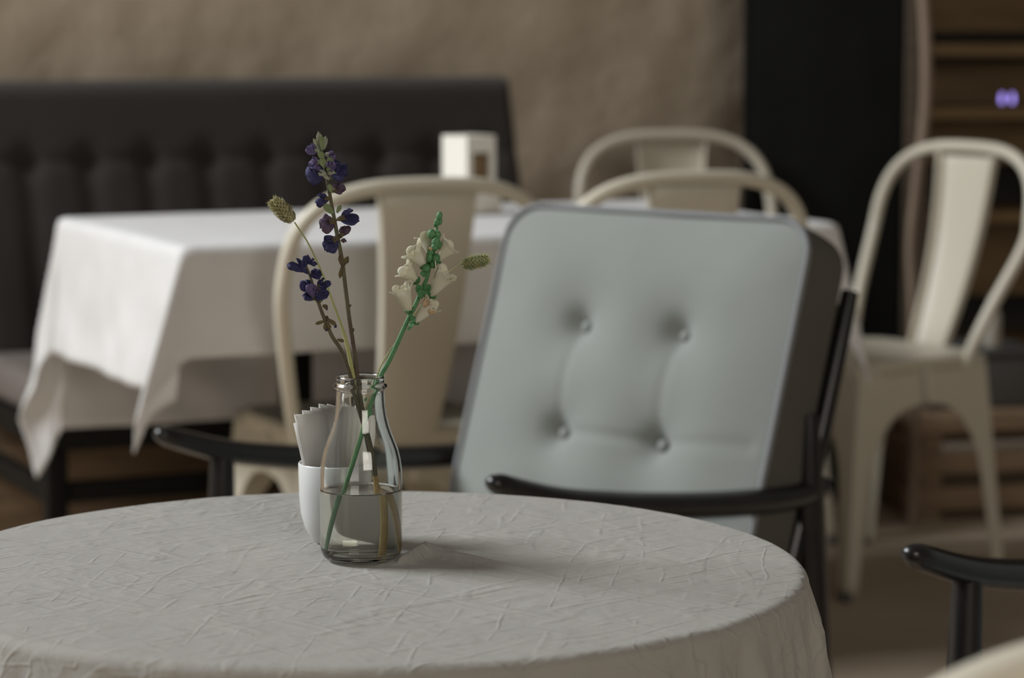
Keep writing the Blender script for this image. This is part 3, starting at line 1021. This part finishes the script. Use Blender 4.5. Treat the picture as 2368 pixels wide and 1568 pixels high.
# small sage
s2 = thing('sage_stem', 'shorter dark blue sage stem leaning to the left in the bottle', 'flower', (0, 0, 0))
stem(s2, [(703, 606, -0.012), (716, 635, -0.012), (727, 672, -0.012), (739, 708, -0.011), (752, 742, -0.010), (768, 778, -0.009), (786, 805, -0.008), (800, 838, -0.007), (810, 870, -0.006),
          (822, 920, -0.004), (840, 980, -0.002), (853, 1040, 0.004), (866, 1100, 0.010)],
     [0.0009, 0.0010, 0.0012, 0.0014, 0.0015, 0.0015, 0.0015, 0.0015, 0.0016, 0.0017, 0.0018, 0.0018, 0.0018], 'sage_stem')
stem(s2, [(866, 1100, 0.010), (880, 1150, 0.011), (892, 1210, 0.010), (900, 1275, 0.009)], [0.0018, 0.0019, 0.0018, 0.0016], 'sage_wet', 'wet_stem_end')
for a, b, wd, m in (((752, 742, -0.012), (729, 750, 0), 4, 'sage_olive'), ((754, 742, -0.012), (752, 764, 0), 5, 'sage_olive'), ((757, 738, -0.012), (778, 752, 0), 5, 'sage_olive'),
                    ((757, 744, -0.013), (764, 762, 0), 4, 'sage_olive'), ((750, 746, -0.010), (758, 730, 0), 6, 'sage_olive'), ((746, 706, -0.012), (758, 712, 0), 5, 'sage_olive'), ((756, 708, -0.012), (755, 718, 0), 3, 'dry_violet'),
                    ((780, 785, -0.01), (796, 790, 0), 4, 'sage_olive'), ((778, 752, -0.012), (774, 758, 0), 3, 'indigo'), ((752, 758, -0.012), (756, 766, 0), 3, 'indigo'), ((740, 700, -0.011), (744, 690, 0), 4, 'sage_green')):
    leaf(s2, a, b, wd, m)
for a, b, size, col, cal, dz, wide in (
        ((714, 634, -0.012), (676, 601), 20, 'indigo', 'indigo', -0.2, 0.8),
        ((706, 618, -0.013), (709, 592), 17, 'indigo', 'indigo', -0.2, 0.8),
        ((708, 610, -0.013), (730, 604), 11, 'indigo', 'indigo', -0.1, 0.7),
        ((716, 640, -0.012), (739, 626), 20, 'indigo', 'indigo', -0.2, 0.9),
        ((726, 676, -0.012), (700, 648), 21, 'indigo', 'indigo', -0.3, 0.9),
        ((728, 672, -0.012), (757, 646), 16, 'indigo', 'sage_olive', -0.1, 0.8),
        ((726, 664, -0.013), (757, 684), 25, 'indigo', 'sage_olive', -0.4, 1.0),
        ((736, 700, -0.012), (722, 652), 28, 'violet', 'sage_olive', -0.4, 0.6),
        ((734, 694, -0.012), (706, 676), 20, 'indigo', 'sage_olive', -0.2, 0.8)):
    k += 1
    floret(s2, a, b, size * UNIT, col, cal, dz, 60 + k, wide)


# canary grasses
def grass_head(parent, a, b, rad, m, seed, tipcol=None):
    A, B = P(*a), P(*b)
    d = (B - A)
    L = d.length
    d.normalize()
    q = d.to_track_quat('Z', 'Y')
    core = MB()
    core.ball((A + B) / 2, (rad * 0.72, rad * 0.72, L * 0.47), (10, 12), d)
    h = core.build('seed_head', m, parent)
    rnd = random.Random(seed)
    sp = MB()
    n = 150
    for i in range(n):
        t = (i + 0.5) / n
        prof = math.sin(PI * (0.12 + 0.80 * t)) ** 0.7
        th = i * 2.39996
        r = rad * prof * 0.80
        base = A + d * (L * (0.02 + 0.86 * t)) + q @ Vector((math.cos(th) * r, math.sin(th) * r, 0))
        out = q @ Vector((math.cos(th), math.sin(th), 0))
        petal(sp, base - out * rad * 0.15, d * 1.0 + out * (0.65 + 0.3 * rnd.random()), out, L * 0.19 * (0.8 + 0.4 * rnd.random()), rad * 0.17, 0.1, 0.5, 0, 0.1, 4, 3)
    s = sp.build('husks', m, h, angle=180)
    s['kind'] = 'stuff'
    return h


g1 = thing('canary_grass', 'thin grass stem with an oval olive seed head leaning to the left', 'grass', (0, 0, 0))
stem(g1, [(681, 514, -0.006), (697, 538, -0.006), (715, 567, -0.006), (745, 632, -0.005), (770, 700, -0.004), (790, 755, -0.003), (803, 800, -0.003), (813, 850, -0.003), (820, 885, -0.003), (829, 940, 0.0), (841, 990, 0.003), (858, 1060, 0.009), (872, 1110, 0.012)],
     [0.00056, 0.00056, 0.00064, 0.00072, 0.00088, 0.00112, 0.00160, 0.00176, 0.00152, 0.00136, 0.00128, 0.00128, 0.00128], 'grass_stem')
grass_head(g1, (681, 513, -0.006), (625, 460, -0.004), 19 * UNIT, 'grass_olive', 3)
g2 = thing('canary_grass', 'grey-green grass seed head pointing right beside the armchair cushion', 'grass', (0, 0, 0))
stem(g2, [(1066, 611, 0.006), (1048, 622, 0.008), (1025, 640, 0.010), (1000, 672, 0.010), (975, 706, 0.009), (950, 738, 0.008), (920, 785, 0.005), (893, 825, 0.002), (880, 848, 0.001), (870, 875, 0.0), (850, 930, -0.003), (836, 990, -0.006), (818, 1050, -0.007), (800, 1110, -0.006)],
     [0.00036, 0.00036, 0.00042, 0.00042, 0.00042, 0.00042, 0.00042, 0.00054, 0.00054, 0.00054, 0.00054, 0.00060, 0.00060, 0.00060], 'grass_stem')
grass_head(g2, (1064, 613, 0.006), (1134, 598, 0.000), 15 * UNIT, 'grass_green', 9)

# white snapdragon
sd = thing('snapdragon', 'ivory snapdragon stem with green buds leaning to the right', 'flower', (0, 0, 0))
stem(sd, [(1016, 500, 0), (1009, 535, 0), (1003, 565, 0), (995, 602, 0), (988, 640, 0), (975, 672, 0), (960, 706, 0), (940, 746, 0), (916, 800, 0), (897, 840, 0), (880, 870, 0), (862, 920, -0.003), (845, 975, -0.008), (825, 1045, -0.010), (803, 1112, -0.010)],
     [0.00082, 0.00107, 0.00148, 0.00164, 0.00164, 0.00172, 0.00172, 0.00180, 0.00189, 0.00189, 0.00197, 0.00180, 0.00172, 0.00172, 0.00172], 'snap_green')
stem(sd, [(803, 1112, -0.010), (792, 1150, -0.010), (777, 1210, -0.009), (764, 1270, -0.008)], [0.00172, 0.00180, 0.00180, 0.00164], 'snap_green', 'wet_stem_end')
leaf(sd, (848, 962, -0.008), (862, 952, 0), 5, 'snap_green')
leaf(sd, (848, 925, -0.006), (842, 922, 0), 5, 'snap_green')
for i, (x, y, dy, rx, rz) in enumerate(((1016, 500, 0, 7, 11), (1010, 513, -0.002, 6, 9), (1017, 512, 0.001, 6, 9), (1006, 520, 0, 4, 6), (998, 541, -0.003, 10, 12), (1011, 543, -0.002, 9, 10),
                                        (1008, 560, -0.005, 10, 14), (1014, 566, -0.002, 8, 10), (996, 582, -0.005, 8, 10), (1005, 572, -0.006, 9, 9), (1008, 598, -0.004, 10, 12), (986, 620, -0.005, 11, 10), (1002, 612, -0.004, 9, 9), (993, 596, -0.005, 8, 12))):
    MB().ball(P(x, y, dy), (rx * UNIT, rx * UNIT, rz * UNIT), (8, 12), (0.15, -0.1, 1)).build('bud', 'snap_green', sd)
MB().ball(P(996, 575, -0.0075), (5 * UNIT, 4 * UNIT, 4 * UNIT), (6, 10)).build('bud_tip', 'snap_tan', sd)['label'] = 'orange-brown withered bud tip'


def blossom(a, b, wd, dz, seed, tan=False, flip=1):
    """snapdragon flower: flattened tube swelling to a mouth, two raised upper lobes, three folded lower lobes"""
    A, B = P(*a), P(*b[:2], a[2])
    d = (B - A)
    L = d.length
    d = (d.normalized() + Vector((0, dz, 0))).normalized()
    view = Vector((0, -1, 0))
    side = d.cross(view).normalized()
    if side.z < 0:
        side = -side
    nrm = side.cross(d).normalized()
    if nrm.y > 0:
        nrm = -nrm
    m = MB()

    def bell(scale, reach, rim, sd_, flat):
        rows = []
        for i in range(16):
            t = i / 15
            row = []
            for k in range(44):
                th = 2 * PI * k / 44
                lobe = abs(math.cos(2.5 * th + sd_)) ** 0.7
                up_ = 1 + 0.25 * math.cos(th)
                r = 0.20 + 0.62 * min(1, t / 0.7) ** 0.85
                q = max(0, (t - 0.62) / 0.38)
                r += rim * q * q * (0.35 + lobe) * up_
                rf = 0.07 * q * noise.noise((math.cos(th) * 2.2 + sd_, math.sin(th) * 2.2, q * 1.5 + sd_))
                ln = reach * (0.70 * min(1, t / 0.62) + q * (0.10 + 0.27 * lobe * up_))
                rr = wd * 0.5 * scale * (r + rf)
                row.append(A + d * L * ln + side * math.cos(th) * rr + nrm * math.sin(th) * rr * flat)
            rows.append(row)
        m.grid(rows, closed_v=True)
    bell(1.0, 1.06, 0.42, seed, 0.72)
    bell(0.80, 0.98, 0.16, seed + 1.3, 0.62)
    f = m.build('blossom', 'snap_white', sd, solid=0.0003, angle=180)
    c = MB()
    for k in range(5):
        a_ = 2 * PI * k / 5 + seed
        o = side * math.cos(a_) + nrm * math.sin(a_)
        petal(c, A - d * 0.001, d * 0.8 + o * 0.6, o, wd * 0.36, wd * 0.16, 0.15, 0.4, 0, 0.2, 6, 5)
    c.build('calyx', 'snap_green', f, solid=0.0003, angle=180)
    if tan:
        e = MB()
        petal(e, A + d * L * 0.78 + side * wd * 0.25 + nrm * wd * 0.3, d + side * 0.3, nrm, L * 0.36, wd * 0.20, 0.2, 0.3, wd * 0.3, 0.5, 9, 7, seed)
        petal(e, A + d * L * 0.74 - side * wd * 0.22 + nrm * wd * 0.32, d - side * 0.15, nrm, L * 0.26, wd * 0.20, -0.2, 0.3, wd * 0.3, 0.5, 9, 7, seed + 2)
        e.build('browned_edge', 'snap_tan', f, solid=0.0003, angle=180)['label'] = 'browned withered petal edge'


blossom((984, 617, -0.001), (952, 578), 46 * UNIT, -0.25, 1.1)
blossom((998, 590, 0.006), (982, 545), 42 * UNIT, 0.3, 2.3)
blossom((1008, 604, 0.0), (1042, 568), 42 * UNIT, -0.1, 3.7)
blossom((966, 652, 0.002), (934, 620), 44 * UNIT, -0.2, 4.9)
blossom((948, 722, -0.001), (928, 664), 47 * UNIT, -0.3, 5.3)
blossom((994, 686, -0.001), (1032, 630), 50 * UNIT, -0.25, 6.1)
blossom((958, 746, -0.002), (1002, 700), 40 * UNIT, -0.25, 7.7, tan=True)
for a, b, wd in (((978, 682, -0.004), (962, 655, 0), 9), ((982, 678, -0.005), (996, 655, 0), 9), ((985, 690, -0.005), (990, 668, 0), 9), ((974, 690, -0.005), (972, 664, 0), 8),
                 ((950, 742, -0.004), (962, 732, 0), 8), ((946, 748, -0.004), (960, 752, 0), 8), ((944, 756, -0.004), (950, 762, 0), 7), ((975, 710, 0.002), (990, 690, 0), 4),
                 ((982, 640, -0.004), (976, 622, 0), 7), ((1002, 610, -0.005), (1014, 600, 0), 8)):
    leaf(sd, a, b, wd, 'snap_green', -0.3)

# ------------------------------------------------------------------ cup with napkins
UX, UY = at(777, 1245, BY + 0.074).x, BY + 0.074
cp = thing('cup', 'white porcelain cup packed with paper napkins behind the glass bottle', 'cup', (UX, UY, CZ + 0.0012))
prof = [(0.0, 0.002), (0.014, 0.002), (0.0150, 0.0), (0.0165, 0.0), (0.0200, 0.004), (0.0250, 0.012), (0.0282, 0.024), (0.0295, 0.040), (0.0299, 0.0640), (0.0292, 0.0650), (0.0280, 0.0640),
        (0.0276, 0.040), (0.0262, 0.025), (0.0225, 0.013), (0.0150, 0.008), (0.0, 0.0075)]
MB().lathe(prof, 64).build('body', 'porcelain', cp, angle=180)
rnd = random.Random(5)
for i in range(8):
    q = i / 7
    n_ = thing('napkin', 'folded white paper napkin standing in the white cup behind the bottle', 'napkin',
               (UX - 0.0055 + 0.012 * q, UY - 0.007 + 0.012 * q, CZ + 0.0135), 0, 'paper napkins in the white cup')
    n_.rotation_euler = (math.radians(-1 - 2 * q), math.radians(-9.5 + 23 * q), math.radians(30 - 6 * q))
    wd, ht = 0.0125, 0.096 - 0.004 * abs(q - 0.4) + rnd.uniform(-0.002, 0.002)
    for k in range(3):            # the leaves of one folded napkin, each ending in a slanted corner
        y0 = -0.0022 + 0.0016 * k
        rows = []
        for j in range(5):
            u = j / 4
            x = -wd + 2 * wd * u
            slope = (0.006, -0.005, 0.003)[k]
            rows.append([(x * (0.78 + 0.34 * v), y0 * (0.7 + 0.6 * v) + 0.0008 * math.sin(PI * u), (ht - 0.003 * k + slope * (0.5 - u)) * v) for v in [t / 6 for t in range(7)]])
        MB().grid(rows).build('sheet', 'paper', n_, solid=0.0006, angle=30)
